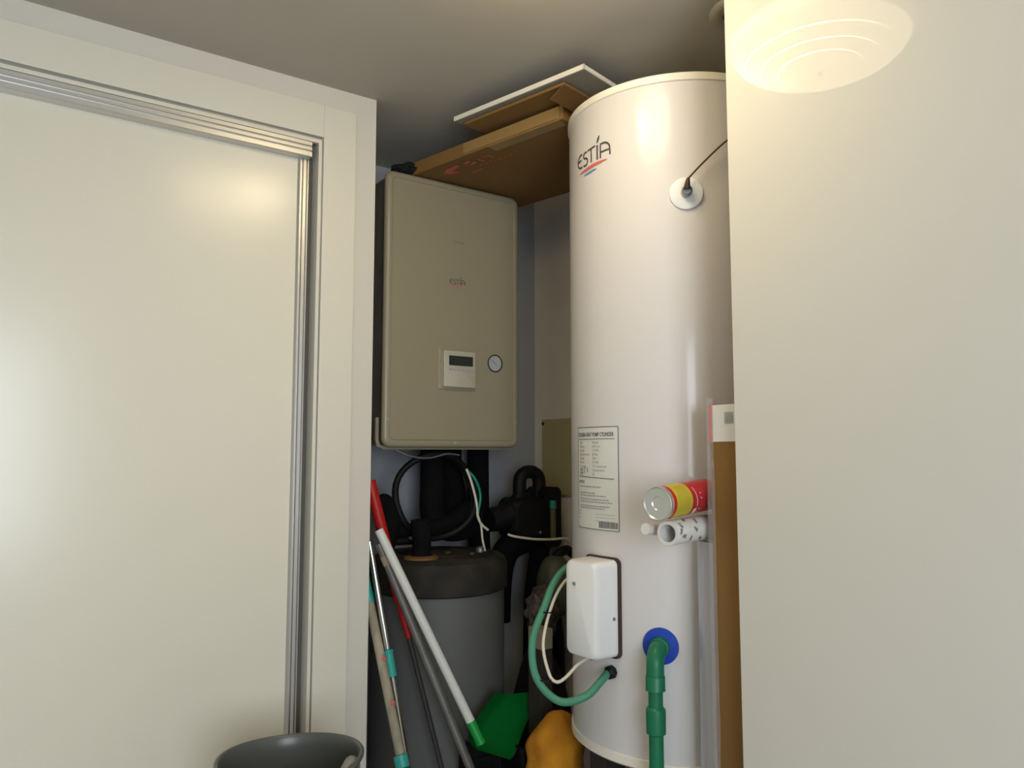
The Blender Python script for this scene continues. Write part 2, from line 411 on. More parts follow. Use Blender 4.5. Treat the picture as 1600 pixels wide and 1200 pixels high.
dl = root('recessed_downlight', (1.334, 1.006, ZC), 'small unlit recessed downlight with pale ring in the closet ceiling', 'lamp')
build('ring', lathe([(0.058, 0.0), (0.056, -0.004), (0.064, -0.008), (0.080, -0.005), (0.086, -0.0005)], 48, cap=False), 'ring_metal', dl, smooth=50)
build('reflector', lathe([(0.057, -0.0012), (0.0, -0.0012)], 48, cap=False), 'ring_dark', dl)

# ================================================================== HOT WATER TANK
TX, TY, TR, TZ0, TZ1 = 1.420, 1.311, 0.265, 0.735, 2.236
tk = root('water_tank', (TX, TY, TZ0), 'tall white cylindrical hot water tank beside the glossy panel', 'water tank')
H = TZ1 - TZ0
def tmap(phi0, z0, off=0.0012):
    return lambda u, v: Vector(((TR + off) * math.cos(R_(phi0) + u / TR), (TR + off) * math.sin(R_(phi0) + u / TR), z0 - TZ0 + v))
build('body', lathe([(TR, 0.022), (TR, H - 0.020)], 128), 'tank', tk, smooth=60)
build('top_cap', lathe([(0, H + 0.004), (TR - 0.03, H + 0.004), (TR - 0.006, H), (TR + 0.0035, H - 0.006), (TR + 0.0035, H - 0.022), (TR - 0.004, H - 0.026)], 128, cap=False), 'tank_rim', tk, smooth=50)
build('bottom_rim', lathe([(TR - 0.004, 0.026), (TR + 0.0035, 0.024), (TR + 0.0035, 0.006), (TR - 0.004, 0.0), (0, 0.0)], 128, cap=False), 'tank_rim', tk, smooth=50)
logo(tmap(163.6, 2.0740), 0.0, 0.0, 0.0345, tk, 0.115)
# rating label
LW, LH = 0.1460, 0.2290
lab = build('rating_label', ribbon(bmesh.new(), [(0, LH / 2), (LW, LH / 2)], LH, tmap(161.4, 1.2255, 0.0006)), 'paper', tk)
F = tmap(161.4, 1.2255, 0.0013)
bm = bmesh.new()
ribbon(bm, [(0, 0), (LW, 0)], 0.0016, F); ribbon(bm, [(0, LH), (LW, LH)], 0.0016, F)
ribbon(bm, [(0, 0), (0, LH)], 0.0016, F, step=0.1); ribbon(bm, [(LW, 0), (LW, LH)], 0.0018, F, step=0.1)
ribbon(bm, [(0.006, LH - 0.027), (LW - 0.010, LH - 0.027)], 0.0014, F); ribbon(bm, [(0.006, 0.117), (LW - 0.012, 0.113)], 0.0016, F)
build('label_border', bm, 'ink', lab)
bm = text_bm('TOSHIBA HEAT PUMP CYLINDER', 0.0128, F, 0.003, LH - 0.021, xs=0.70, bold=0.0003)
text_bm('NOTICE', 0.008, F, 0.006, 0.102, bm, xs=0.9, bold=0.0002); text_bm('CE', 0.017, F, 0.012, 0.124, bm, xs=0.75)
build('label_heading', bm, 'ink', lab)['kind'] = 'stuff'
bm = bmesh.new(); yy = LH - 0.037
for a, b in (('Type', 'Vertical'), ('Indirect', '210 Litre'), ('Volume', '1.0 MPa'), ('Rated pressure', '0.9 bar'), ('Voltage', '230 V'), ('Power', '2.7 kW'), ('Max temp', '75 C immersed'), ('Coil', '0.82 sq metre'), ('Serial', '50')):
    text_bm(a, 0.0078, F, 0.010, yy, bm, xs=0.95); text_bm(b, 0.0078, F, 0.066, yy, bm, xs=0.95); yy -= 0.0090
build('label_data', bm, 'ink_soft', lab)['kind'] = 'stuff'
bm = bmesh.new()
for (v, u1) in ((0.094, 0.095), (0.080, 0.075), (0.074, 0.110), (0.066, 0.120), (0.060, 0.128), (0.051, 0.122), (0.046, 0.105)):
    u = 0.010
    while u < u1:
        q = 0.004 + random.random() * 0.008; ribbon(bm, [(u, v), (min(u + q, u1), v)], 0.0024, F); u += q + 0.0018
for v in (0.038, 0.031, 0.023): ribbon(bm, [(0.008, v), (0.014, v)], 0.0022, F); ribbon(bm, [(0.075, v - 0.004), (0.135, v - 0.004)], 0.0008, F)
for k, (u, v, hh) in enumerate(((0.034, 0.124, 0.016), (0.046, 0.126, 0.012))): ribbon(bm, [(u, v), (u, v + hh)], 0.004, F, step=0.003)
build('label_small_print', bm, 'ink_soft', lab)['kind'] = 'stuff'
bm = bmesh.new(); u = 0.088
while u < 0.142:
    q = random.choice((0.0008, 0.0014, 0.002)); ribbon(bm, [(u, 0.0045), (u, 0.0185)], q, F, step=0.1); u += q + random.choice((0.0006, 0.0010))
build('label_barcode', bm, 'ink', lab)

# sensor pocket disc with wire
def radial(phi, z):  # frame with +Z outwards at the tank wall, +Y up
    a = R_(phi); o_ = Vector((math.cos(a), math.sin(a), 0)); up = Vector((0, 0, 1)); x = up.cross(o_)
    m4 = Matrix((x, up, o_)).transposed().to_4x4(); m4.translation = Vector((TR * math.cos(a), TR * math.sin(a), z - TZ0)); return m4
fr = radial(227.8, 1.957)
sd = build('sensor_disc', lathe([(0, 0.0085), (0.012, 0.0085), (0.013, 0.0065), (0.030, 0.0060), (0.0355, 0.004), (0.037, -0.004)], 48, cap=False, mx=fr), 'white', tk, smooth=40)
build('sensor_socket', lathe([(0.0115, 0.006), (0.0115, 0.024), (0.009, 0.026), (0.0085, 0.019), (0, 0.019)], 24, cap=False, mx=fr), 'steel', sd, smooth=40)
bm = tube([fr @ Vector(p) for p in ((0.0, 0.004, 0.022), (0.001, 0.016, 0.026), (0.003, 0.026, 0.024))], lambda t: 0.0075 - 0.004 * t, 10)
tube([fr @ Vector((0.003, 0.026, 0.024)), fr @ Vector((0.040, 0.066, 0.016)), fr @ Vector((0.085, 0.108, 0.012)), Vector(((TR + .006) * math.cos(R_(256)), (TR + .006) * math.sin(R_(256)), 2.10 - TZ0))], 0.0019, 8, bm)
build('sensor_wire', bm, 'dark_wire', sd, smooth=60)

# junction box on the tank
fr = radial(182.2, 1.062)
jb = build('junction_box', loft([[fr @ Vector((x, y, z)) for x, y in rrect(w_, h_, rr)] for w_, h_, rr, z in
      ((0.098, 0.206, 0.013, -0.012), (0.096, 0.204, 0.013, 0.052), (0.094, 0.202, 0.014, 0.061), (0.089, 0.197, 0.015, 0.067), (0.080, 0.188, 0.014, 0.0695))]), 'white', tk, smooth=30)
build('box_gasket', loft([[fr @ Vector((x, y, z)) for x, y in rrect(0.106, 0.214, 0.014)] for z in (-0.020, 0.003)]), 'gasket', jb, smooth=40)
bm = lathe([(0.0042, 0.069), (0.004, 0.0725), (0, 0.073)], 14, cap=False, mx=fr @ Matrix.Translation((-0.015, 0.052, 0)))
build('box_screw', bm, 'steel', jb)
build('box_screw', lathe([(0.0042, 0), (0.004, 0.003), (0, 0.0035)], 14, cap=False, mx=fr @ Matrix.Translation((0.0468, -0.02, 0.014)) @ Matrix.Rotation(PI / 2, 4, 'Y')), 'steel', jb)
build('wire_gland', rod(fr @ Vector((-0.002, -0.100, 0.030)), fr @ Vector((-0.002, -0.112, 0.030)), 0.008, 0.006), 'gasket', jb, smooth=40)

# green cable gland
fr = radial(187.9, 0.925)
gl = build('cable_gland', lathe([(0.0125, -0.004), (0.0145, 0.003), (0.0145, 0.012), (0.011, 0.017), (0.0085, 0.019)], 8, mx=fr), 'black', tk)

# blue flange + green pipe
fr = radial(212.6, 0.995)
fl = build('pipe_collar', lathe([(0.036, -0.006), (0.038, 0.001), (0.037, 0.004), (0.018, 0.006), (0, 0.006)], 48, cap=False, mx=fr), 'blue', tk, smooth=40)
gp = root('green_water_pipe', (TX, TY, 0), 'thick green plastic water pipe dropping from the blue collar on the tank', 'pipe')
a = R_(212.6)
def gpt(rad, z): return (rad * math.cos(a), rad * math.sin(a), z)
bm = tube([gpt(TR + 0.004, 0.995), gpt(TR + 0.030, 0.995), gpt(TR + 0.046, 0.990), gpt(TR + 0.056, 0.976), gpt(TR + 0.058, 0.958), gpt(TR + 0.058, 0.930)], 0.0178, 24)
for r0, z0, z1 in ((0.0195, 0.922, 0.945),):
    pass
build('elbow', bm, 'green_pipe', gp, smooth=50)
build('elbow_socket', rod(gpt(TR + 0.003, 0.995), gpt(TR + 0.024, 0.995), 0.0205, 0.0205, 24), 'green_pipe', gp, smooth=40, bevel=0.001)
build('elbow_socket', rod(gpt(TR + 0.058, 0.9225), gpt(TR + 0.058, 0.950), 0.0195, 0.0195, 24), 'green_pipe', gp, smooth=40, bevel=0.001)
build('pipe_length', rod(gpt(TR + 0.058, 0.002), gpt(TR + 0.058, 0.94), 0.0146, 0.0146, 24), 'green_pipe', gp, smooth=40)
cp = lathe([(0.0152, 0.836), (0.0195, 0.839), (0.0200, 0.880), (0.0192, 0.886), (0.0152, 0.890)], 28, mx=Matrix.Translation((gpt(TR + 0.058, 0)[0], gpt(TR + 0.058, 0)[1], 0)))
build('coupling', cp, 'green_pipe', gp, smooth=35)

# tank stand
st = root('tank_stand', (1.42, 1.311, 0), 'dark timber platform standing under the white tank', 'stand')
build('platform_top', B(-0.17, 0.17, -0.17, 0.17, 0.685, 0.733), 'dark_brown', st, bevel=0.003)
for sx in (-0.13, 0.13):
    for sy in (-0.13, 0.13):
        build('leg', B(sx - 0.03, sx + 0.03, sy - 0.03, sy + 0.03, 0, 0.685), 'dark_brown', st)

# cables
gc = tag(build('green_cable', tube([(1.190, 1.405, 1.135), (1.166, 1.440, 1.125), (1.128, 1.440, 1.095), (1.085, 1.420, 1.050), (1.030, 1.392, 0.985), (1.010, 1.352, 0.919), (1.030, 1.300, 0.880), (1.070, 1.262, 0.892), (1.112, 1.262, 0.915), (1.142, 1.2735, 0.9245)], 0.0082, 14), 'green_cable', smooth=60),
         'thick green cable looping from behind the junction box to the black gland', 'cable')
cw = root('cream_wire', (1.05, 1.35, 0.95), 'thin cream wire strapped along the thick green cable to the junction box', 'wire')
o = Vector((1.05, 1.35, 0.95))
build('wire', tube([Vector(p) - o for p in ((1.188, 1.400, 1.115), (1.160, 1.425, 1.105), (1.110, 1.418, 1.060), (1.048, 1.377, 0.985), (1.032, 1.338, 0.930), (1.040, 1.322, 0.912), (1.062, 1.318, 0.918), (1.094, 1.316, 0.940), (1.118, 1.309, 0.953))], 0.0036, 10), 'cream_wire', cw, smooth=60)
for p, q in (((1.070, 1.401, 1.036), (1.098, 1.408, 1.042)), ((1.006, 1.345, 0.915), (1.040, 1.329, 0.918))):
    p, q = Vector(p) - o, Vector(q) - o
    c = (p + q) / 2
    build('cable_tie', lathe([(0.0125, -0.0015), (0.0135, -0.0015), (0.0135, 0.0015), (0.0125, 0.0015)], 16, cap=False, mx=Matrix.Translation(c)), 'black', cw)

# ================================================================== BOILER / INDOOR UNIT
BX0, BX1, BZ0, BZ1, BY = 0.944, 1.414, 1.411, 2.217, 1.98
bw, bh = BX1 - BX0, BZ1 - BZ0; bcx, bcz = (BX0 + BX1) / 2, (BZ0 + BZ1) / 2
bo = root('wall_boiler', (bcx, BY, BZ0), 'beige wall-hung boiler cabinet with small controller and pressure gauge', 'boiler')
V = lambda x, y, z: Vector((x, y, z + bh / 2))
loops = []
for ins, yy in ((0.0, 0.014), (0.0, 0.009), (0.0025, 0.004), (0.008, 0.0005), (0.014, 0.0), (0.0185, 0.0), (0.0205, 0.0022), (0.0225, 0.0), (0.03, 0.0)):
    r = max(0.026 - ins * 0.6, 0.010)
    loops.append([V(x, yy, z) for x, z in rrect(bw - 2 * ins, bh - 2 * ins, r)])
build('front_cover', loft(loops), 'boiler', bo, smooth=35)
build('cabinet_body', loft([[V(x, y, z) for x, z in rrect(bw - 0.016, bh - 0.016, 0.02)] for y in (0.014, 0.300)]), 'boiler_side', bo, smooth=35)
lp = [(-bw/2 - 0.006, -bh/2 + 0.085), (-bw/2 - 0.006, -bh/2 + 0.02), (-bw/2 - 0.001, -bh/2 + 0.002), (-bw/2 + 0.02, -bh/2 - 0.006), (bw/2 - 0.03, -bh/2 - 0.006), (bw/2 - 0.03, -bh/2 + 0.004), (-bw/2 + 0.022, -bh/2 + 0.004), (-bw/2 + 0.008, -bh/2 + 0.008), (-bw/2 + 0.003, -bh/2 + 0.024), (-bw/2 + 0.003, -bh/2 + 0.085)]
build('rear_lip', loft([[V(x, y, z) for x, z in lp] for y in (0.036, 0.046)]), 'boiler', bo)
P = lambda ox, oz, off=-0.0010: (lambda u, v: Vector((ox + u - bcx, off, oz + v - BZ0)))
build('brand_print', text_bm('TOSHIBA', 0.0092, P(1.1676, 2.0325), 0, 0), 'ink', bo)
lg = build('logo_plate', text_bm('.', 0.001, P(1.19, 1.92), 0, 0), 'ink', bo)
logo(P(1.1555, 1.904), 0, 0, 0.0155, lg, 0.13)
# controller
ct = build('controller_frame', loft([[Vector((x + 1.1825 - bcx, y, z + 1.6445 - BZ0)) for x, z in rrect(w_, h_, 0.004)] for w_, h_, y in ((0.128, 0.124, 0.001), (0.128, 0.124, -0.003), (0.124, 0.120, -0.004))]), 'boiler', bo, smooth=35)
build('controller', loft([[Vector((x + 1.186 - bcx, y, z + 1.6445 - BZ0)) for x, z in rrect(w_, h_, 0.004)] for w_, h_, y in ((0.110, 0.108, -0.003), (0.110, 0.108, -0.014), (0.106, 0.104, -0.0155))]), 'controller', ct, smooth=35)
build('display', B(1.1475 - bcx, 1.2305 - bcx, -0.0165, -0.015, 1.655 - BZ0, 1.684 - BZ0), 'lcd', ct)
bm = bmesh.new()
for k in range(6): B(1.1480 - bcx + k * 0.0140, 1.1480 - bcx + k * 0.0140 + 0.0115, -0.0168, -0.015, 1.6395 - BZ0, 1.6465 - BZ0, bm)
build('button_row', bm, 'ink_soft', ct)
build('controller_print', text_bm('TOSHIBA', 0.0046, P(1.1775, 1.6025, -0.0160), 0, 0, text_bm('TOSHIBA', 0.0032, P(1.146, 1.688, -0.0160), 0, 0)), 'ink_soft', ct)['kind'] = 'stuff'
# pressure gauge
gx, gz = 1.3205 - bcx, 1.6722 - BZ0
rotg = Matrix.Translation((gx, 0, gz)) @ Matrix.Rotation(PI / 2, 4, 'X')
gg = build('pressure_gauge', lathe([(0.0265, 0.0), (0.0275, 0.003), (0.0255, 0.0050), (0.0240, 0.0025)], 40, cap=False, mx=rotg), 'black', bo, smooth=40)
build('gauge_dial', lathe([(0.0245, 0.0022), (0, 0.0022)], 40, cap=False, mx=rotg), 'gauge_face', gg)
bm = bmesh.new(); Pg = lambda u, v: Vector((gx + u, -0.0030, gz + v))
ribbon(bm, [(-0.012, 0.010), (0.006, -0.006)], 0.0022, Pg)
for k in range(11):
    t = R_(225 - 27 * k); ribbon(bm, [(0.017 * math.cos(t), 0.017 * math.sin(t)), (0.0215 * math.cos(t), 0.0215 * math.sin(t))], 0.0012, Pg)
build('gauge_needle', bm, 'ink', gg)
for x, z in ((0.957, 1.490), (1.402, 1.490), (1.18, 1.424)):
    build('cover_screw', rod((x - bcx, -0.0008, z - BZ0), (x - bcx, 0.002, z - BZ0), 0.0035), 'ink_soft', bo)

# ================================================================== PIPES BELOW THE BOILER
def tall_pipe(label, pts, r, ends=None):
    o = Vector(pts[0]); t = root('insulated_pipe', o, label, 'pipe', 'black insulated pipes under the boiler')
    build('insulation', tube([Vector(p) - o for p in pts], r, 18), 'black_foam', t, smooth=60)
    return t
t1 = tall_pipe('leftmost thick black insulated pipe under the boiler, bending right above the dark lid', [(1.182, 2.12, 1.41), (1.182, 2.12, 1.30), (1.182, 2.12, 1.22), (1.200, 2.12, 1.175), (1.255, 2.12, 1.155), (1.32, 2.12, 1.16)], 0.039)
t2 = tall_pipe('middle black insulated pipe under the boiler, behind the cable coil', [(1.280, 2.185, 1.41), (1.282, 2.185, 1.33), (1.300, 2.185, 1.25), (1.300, 2.185, 1.15)], 0.040)
t3 = tall_pipe('rightmost straight black pipe running from the boiler down past the dark lid', [(1.381, 2.17, 1.41), (1.383, 2.17, 1.25), (1.388, 2.17, 1.10), (1.402, 2.17, 0.90), (1.402, 2.17, 0.70)], 0.036)
o = Vector((1.15, 2.05, 1.27))
cpts = []
for i in range(40):
    th = 2 * PI * i / 40; cpts.append((0.1375 * math.cos(th) + 0.007, 0.012 * math.sin(3 * th), 0.127 * math.sin(th) - 0.005))
hc = root('coiled_hose', o, 'black hose coiled in a ring under the boiler', 'hose')
build('hose_coil', tube(cpts, 0.010, 10, closed=True, smooth_path=False), 'black', hc, smooth=60)
build('hose_coil', tube([(x * 0.97 + 0.004, y + 0.018, z * 0.99 - 0.004) for x, y, z in cpts], 0.007, 8, closed=True, smooth_path=False), 'black', hc, smooth=60)
# left valve assembly
o = Vector((1.00, 2.06, 1.20))
va = root('valve_assembly', o, 'black valve and crosswise pipe at the closet left side under the boiler', 'valve')
build('valve_body', tube([(-0.03, 0, 0.055), (-0.012, 0, 0.045), (0.004, 0, 0.0), (0.004, 0, -0.05), (0.0, 0, -0.093)], lambda t: 0.020 + 0.016 * math.sin(PI * min(1, t * 1.1)), 16), 'black_foam', va, smooth=60)
build('cross_pipe', tube([(0.0, 0, -0.030), (0.09, 0, -0.034), (0.19, 0.01, -0.028), (0.27, 0.03, 0.0), (0.33, 0.05, 0.03)], lambda t: 0.018 + 0.014 * t, 14), 'black_foam', va, smooth=60)
build('lower_pipe', tube([(0.0, 0, -0.062), (0.10, 0, -0.064), (0.13, 0, -0.066)], 0.012, 14), 'black', va, smooth=60)
build('brass_nut', lathe([(0.010, -0.006), (0.013, 0), (0.010, 0.006)], 8, mx=Matrix.Translation((0.075, -0.006, -0.050)) @ Matrix.Rotation(PI / 2, 4, 'X')), 'steel', va)

# thin wires under the boiler
ww = tag(build('white_wire', tube([(1.262, 2.05, 1.345), (1.272, 2.04, 1.31), (1.288, 2.035, 1.25), (1.292, 2.03, 1.20), (1.305, 2.03, 1.175), (1.330, 2.03, 1.155)], 0.0042, 8, tube([(1.290, 2.032, 1.212), (1.304, 2.03, 1.17), (1.303, 2.02, 1.13), (1.300, 2.0, 1.095)], 0.0034, 8)), 'cream_wire', smooth=60),
         'forked white wire hanging down beside the black hose coil', 'wire')
gw = tag(build('green_wire', tube([(1.268, 2.06, 1.345), (1.296, 2.05, 1.31), (1.314, 2.05, 1.26), (1.305, 2.05, 1.205)], 0.0045, 8), 'green_clip', smooth=60), 'short dark green wire beside the forked white wire', 'wire')
gb = tag(build('grey_wire', tube([(1.01, 2.04, 1.405), (1.06, 2.03, 1.385), (1.12, 2.03, 1.380), (1.18, 2.03, 1.392), (1.23, 2.04, 1.388)], 0.003, 8), 'tube_grey', smooth=60), 'thin grey wire sagging right below the boiler', 'wire')
tag(build('pump_wire', tube([(1.415, 2.045, 1.135), (1.436, 2.035, 1.128), (1.50, 2.02, 1.117), (1.56, 2.01, 1.113), (1.605, 2.0, 1.114), (1.628, 2.0, 1.108), (1.636, 2.01, 1.088)], 0.0042, 8), 'cream_wire', smooth=60), 'thin white wire crossing in front of the black pump', 'wire')

# ---- pump group
o = Vector((1.53, 2.10, 1.18))
pm = root('circulation_pump', o, 'black circulation pump with handle ring beside the white tank', 'pump')
bm = loft([[(x * s_ + cx_, y_, z * s_ + cz_) for x, z in rrect(0.19, 0.135, 0.035)] for s_, y_, cx_, cz_ in ((0.7, 0.07, 0.01, 0.0), (1.0, 0.045, 0.01, 0), (1.0, -0.035, 0.01, 0), (0.86, -0.052, 0.01, 0))])
build('pump_housing', bm, 'black', pm, smooth=40)
build('pump_spout', tube([(-0.05, 0, 0.02), (-0.09, 0, 0.005), (-0.15, 0, -0.002)], lambda t: 0.05 - 0.012 * t, 16), 'black', pm, smooth=60)
ring = [(x + 0.012, 0, z + 0.098) for x, z in rrect(0.082, 0.105, 0.034, 5)]
build('handle_ring', tube(ring, 0.0225, 10, closed=True, smooth_path=False), 'black', pm, smooth=60)
build('handle_strut', tube([(-0.050, 0, 0.04), (-0.022, 0, 0.075), (0.014, 0, 0.055)], 0.024, 10), 'black', pm, smooth=60)
build('motor_case', loft([[(x + 0.072, y_, z - 0.0) for x, z in rrect(0.072, 0.20, 0.02)] for y_ in (-0.05, 0.05)]), 'black', pm, smooth=40)
build('flow_gauge', rod((0.066, -0.058, -0.075), (0.066, -0.058, 0.028), 0.010, 0.010, 14), 'gauge_olive', pm, smooth=40)
build('gauge_cap', rod((0.066, -0.058, 0.030), (0.066, -0.058, 0.056), 0.012, 0.011, 14), 'green_clip', pm, smooth=40)
build('bleed_screw', rod((0.008, -0.052, -0.045), (0.008, -0.066, -0.045), 0.0065, 0.005, 10), 'chrome', pm, smooth=40)
o = Vector((1.50, 2.12, 1.0))
pe = root('pump_elbow_pipe', o, 'thick black elbow pipe curling below the circulation pump', 'pipe')
build('elbow_insulation', tube([(0.09, 0, 0.105), (0.02, 0, 0.10), (-0.035, 0, 0.075), (-0.062, 0, 0.02), (-0.072, 0, -0.06), (-0.075, 0, -0.15)], 0.044, 18), 'black_foam', pe, smooth=60)
build('riser_insulation', tube([(0.098, -0.01, 0.12), (0.085, -0.01, 0.02), (0.075, 0, -0.10), (0.07, 0, -0.30)], 0.034, 18), 'black_foam', pe, smooth=60)
ev = root('expansion_vessel', (1.562, 1.99, 0.965), 'olive grey egg shaped vessel half hidden behind the green cable', 'vessel')
pf = [(0.0, 0.100)] + [(0.060 * math.sin(R_(t)) ** 0.8, 0.100 * math.cos(R_(t))) for t in range(12, 176, 12)] + [(0.0, -0.100)]
build('vessel_shell', lathe(pf, 32, cap=False), 'olive', ev, smooth=60)
build('vessel_neck', tube([(0.0, 0, 0.085), (0.02, 0, 0.105), (0.05, 0, 0.112), (0.075, 0, 0.10)], 0.016, 12), 'black', ev, smooth=60)
build('vessel_tail', tube([(0.0, 0, -0.09), (0.01, 0, -0.16), (0.03, 0.02, -0.26), (0.03, 0.02, -0.50)], 0.022, 12), 'black', ev, smooth=60)

# ================================================================== BUFFER TANK
bt = root('buffer_tank', (1.165, 2.05, 0), 'squat dark grey round tank with dusty black lid under the boiler', 'water tank')
build('jacket', lathe([(0.198, 0.0), (0.198, 1.015)], 72), 'buffer', bt, smooth=60)
build('lid', lathe([(0.199, 0.995), (0.206, 1.0), (0.207, 1.065), (0.200, 1.085), (0.186, 1.093), (0.165, 1.095), (0.160, 1.089), (0.150, 1.089), (0.146, 1.095), (0.118, 1.097), (0.112, 1.091), (0.104, 1.091), (0.100, 1.098), (0, 1.100)], 72, cap=False), 'dark_dust', bt, smooth=40)
sx, sy = -0.105, -0.085
build('lid_collar', lathe([(0.050, 0), (0.048, 0.006), (0.034, 0.010)], 32, cap=False, mx=Matrix.Translation((sx, sy, 1.096))), 'card_dark', bt, smooth=40)['label'] = 'dusty brown ring around the pipe stub'
build('pipe_stub', tube([(sx, sy, 1.085), (sx + 0.002, sy, 1.14), (sx - 0.004, sy, 1.205)], 0.0270, 18), 'black_foam', bt, smooth=60)
build('lid_fitting', lathe([(0.012, 1.09), (0.013, 1.108), (0.008, 1.112), (0, 1.112)], 16, cap=False, mx=Matrix.Translation((0.11, -0.06, 0))), 'steel', bt, smooth=40)
for k, (x, y) in enumerate(((0.055, -0.10), (0.005, -0.045))):
    build('lid_cap', lathe([(0.010, 1.092), (0.010, 1.104), (0, 1.105)], 12, cap=False, mx=Matrix.Translation((x, y, 0))), 'gasket', bt, smooth=40)

# ================================================================== POLES
def seg_pole(name, label, cat, a, b, segs, ext=0.0):
    """a, b world points of the pole's axis; it is prolonged down to z = ext; segs = list of (part, t0, t1, radius, material) with t in metres from a"""
    a, b = Vector(a), Vector(b); d = (b - a).normalized()
    L = (a.z - ext) / -d.z
    t = root(name, a, label, cat)
    for part, t0, t1, r, m in segs:
        t1 = L if t1 is None else t1
        build(part, rod(d * t0, d * t1, r, r, 18), m, t, smooth=40, bevel=min(0.0015, r * 0.3))
    return t, d, L
redt, d, L = seg_pole('broom_pole', 'dark thin broom pole with long red upper grip behind the white handle', 'broom', (0.8993, 1.965, 1.3177), (1.0376, 1.80, 0.5821),
    [('grip', 0, 0.33, 0.0155, 'red'), ('grip_tail', 0.33, 0.40, 0.0105, 'red'), ('grip_end', 0.40, 0.43, 0.008, 'red'), ('pole', 0.43, None, 0.0068, 'tube_dark')], 0.05)
build('broom_head', B(-0.02, 0.02, -0.13, 0.13, -0.035, 0.0, None), 'red', redt, bevel=0.004).location = d * (L - 0.01)
gt, d, L = seg_pole('metal_pole', 'dull grey metal pole with a tan tape band leaning behind the white handle', 'pole', (0.9010, 1.9040, 1.155), (1.0943, 1.75, 0.5854),
    [('pole', 0, None, 0.0118, 'tube_grey'), ('tape_band', 0.035, 0.062, 0.0125, 'tan'), ('end_ferrule', 0.0, 0.012, 0.0128, 'tube_grey')], 0.0)
ct_, d, L = seg_pole('mop_pole', 'thin chrome mop pole with teal twist collar beside the wall edge', 'mop', (0.878, 1.915, 1.16), (0.908, 1.74, 0.6309),
    [('pole', 0, None, 0.0080, 'chrome'), ('twist_collar', 0.285, 0.345, 0.0125, 'teal'), ('collar_ring', 0.28, 0.287, 0.0138, 'teal')], 0.0)
wt, d, L = seg_pole('wooden_pole', 'worn beige wooden pole with pink flecks and dark teal socket at the wall edge', 'pole', (0.868, 1.93, 1.085), (0.8785, 1.74, 0.7056),
    [('pole', 0, None, 0.0118, 'old_wood'), ('socket', 0.475, 0.68, 0.0155, 'teal_dark'), ('socket_rim', 0.462, 0.490, 0.0172, 'teal'), ('top_cap', 0, 0.09, 0.0128, 'teal')], 0.0)
for tt in (0.235, 0.342):
    p = d * tt
    build('paint_fleck', blob(0.008, 0.004, 0.012, 0.3, 5, 2, loc=p + Vector((0.003, -0.0105, 0))), 'pink', wt, smooth=60)

# long-handled dustpan: white handle + green scoop
a, b = Vector((0.8835, 1.87, 1.1945)), Vector((1.0681, 1.70, 0.7116)); d = (b - a).normalized(); LL = (b - a).length
dp = root('long_handled_dustpan', a, 'green dustpan on a long white tube handle leaning across the grey tank', 'dustpan')
build('handle_tube', rod((0, 0, 0), d * LL, 0.0118, 0.0118, 20), 'tube_white', dp, smooth=40, bevel=0.001)
build('handle_socket', rod(d * (LL - 0.01), d * (LL + 0.050), 0.0128, 0.012, 16), 'green_pan', dp, smooth=40)
# scoop: an open tray between four corners, its mouth edge to the upper right, side walls rolled up
NL, BL, FR, NR = [Vector(c) - a for c in ((1.040, 1.730, 0.655), (1.190, 1.822, 0.722), (1.425, 1.872, 0.690), (1.215, 1.720, 0.580))]
nn = (NR - NL).cross(BL - NL).normalized()
if nn.z < 0: nn = -nn
bm = bmesh.new(); nu, nv = 16, 14; grid = []
for i in range(nu + 1):
    u = i / nu; row = []
    for j in range(nv + 1):
        v = j / nv; s_ = 2 * v - 1
        u = (i / nu) * (1 - 0.13 * abs(s_) ** 4)
        p = (NL * (1 - u) + NR * u) * (1 - v) + (BL * (1 - u) + FR * u) * v
        side = (max(0, abs(s_) - 0.55) / 0.45) ** 1.6
        sag = -0.030 * math.sin(PI * v) * (0.4 + 0.6 * u) + 0.016 * side * (1 - 0.5 * u)
        back = 0.035 * max(0, 1 - u / 0.3) ** 1.5
        round_ = 0.0
        row.append(bm.verts.new(p + nn * (sag + back) + (NR - NL).normalized() * round_))
    grid.append(row)
for i in range(nu):
    for j in range(nv): bm.faces.new((grid[i][j], grid[i + 1][j], grid[i + 1][j + 1], grid[i][j + 1]))
bmesh.ops.solidify(bm, geom=bm.faces[:], thickness=0.003)
build('scoop', bm, 'green_pan', dp, smooth=50)

# crate under the dustpan
cr = root('storage_crate', (1.337, 1.80, 0), 'black plastic crate on the floor under the green dustpan', 'crate')
bm = loft([[(x, y, z) for x, y in rrect(w_, h_, 0.015)] for w_, h_, z in ((0.14, 0.09, 0.0), (0.16, 0.105, 0.585), (0.17, 0.115, 0.587), (0.17, 0.115, 0.600), (0.152, 0.098, 0.600), (0.13, 0.08, 0.02))], cap1=True)
build('crate_shell', bm, 'black', cr, smooth=40)
fc = root('folded_crate', (1.155, 1.810, 0), 'black folded crate standing upright against the squat grey tank', 'crate')
build('crate_panel', B(-0.055, 0.055, -0.026, 0.010, 0, 0.625), 'black', fc, bevel=0.004)
for k in range(3): build('crate_slat', B(-0.05, 0.05, -0.032, -0.026, 0.50 + 0.035 * k, 0.522 + 0.035 * k), 'black', fc, bevel=0.001)
tag(build('dark_filler', blob(0.10, 0.12, 0.42, 0.10, 5, 4, seed=12), 'black_cloth', smooth=60), 'dark lump added for clutter and shade between the grey and white tanks', 'bag').location = (1.50, 1.985, 0.385)  # added dark lump, fills the shaded clutter between the tanks

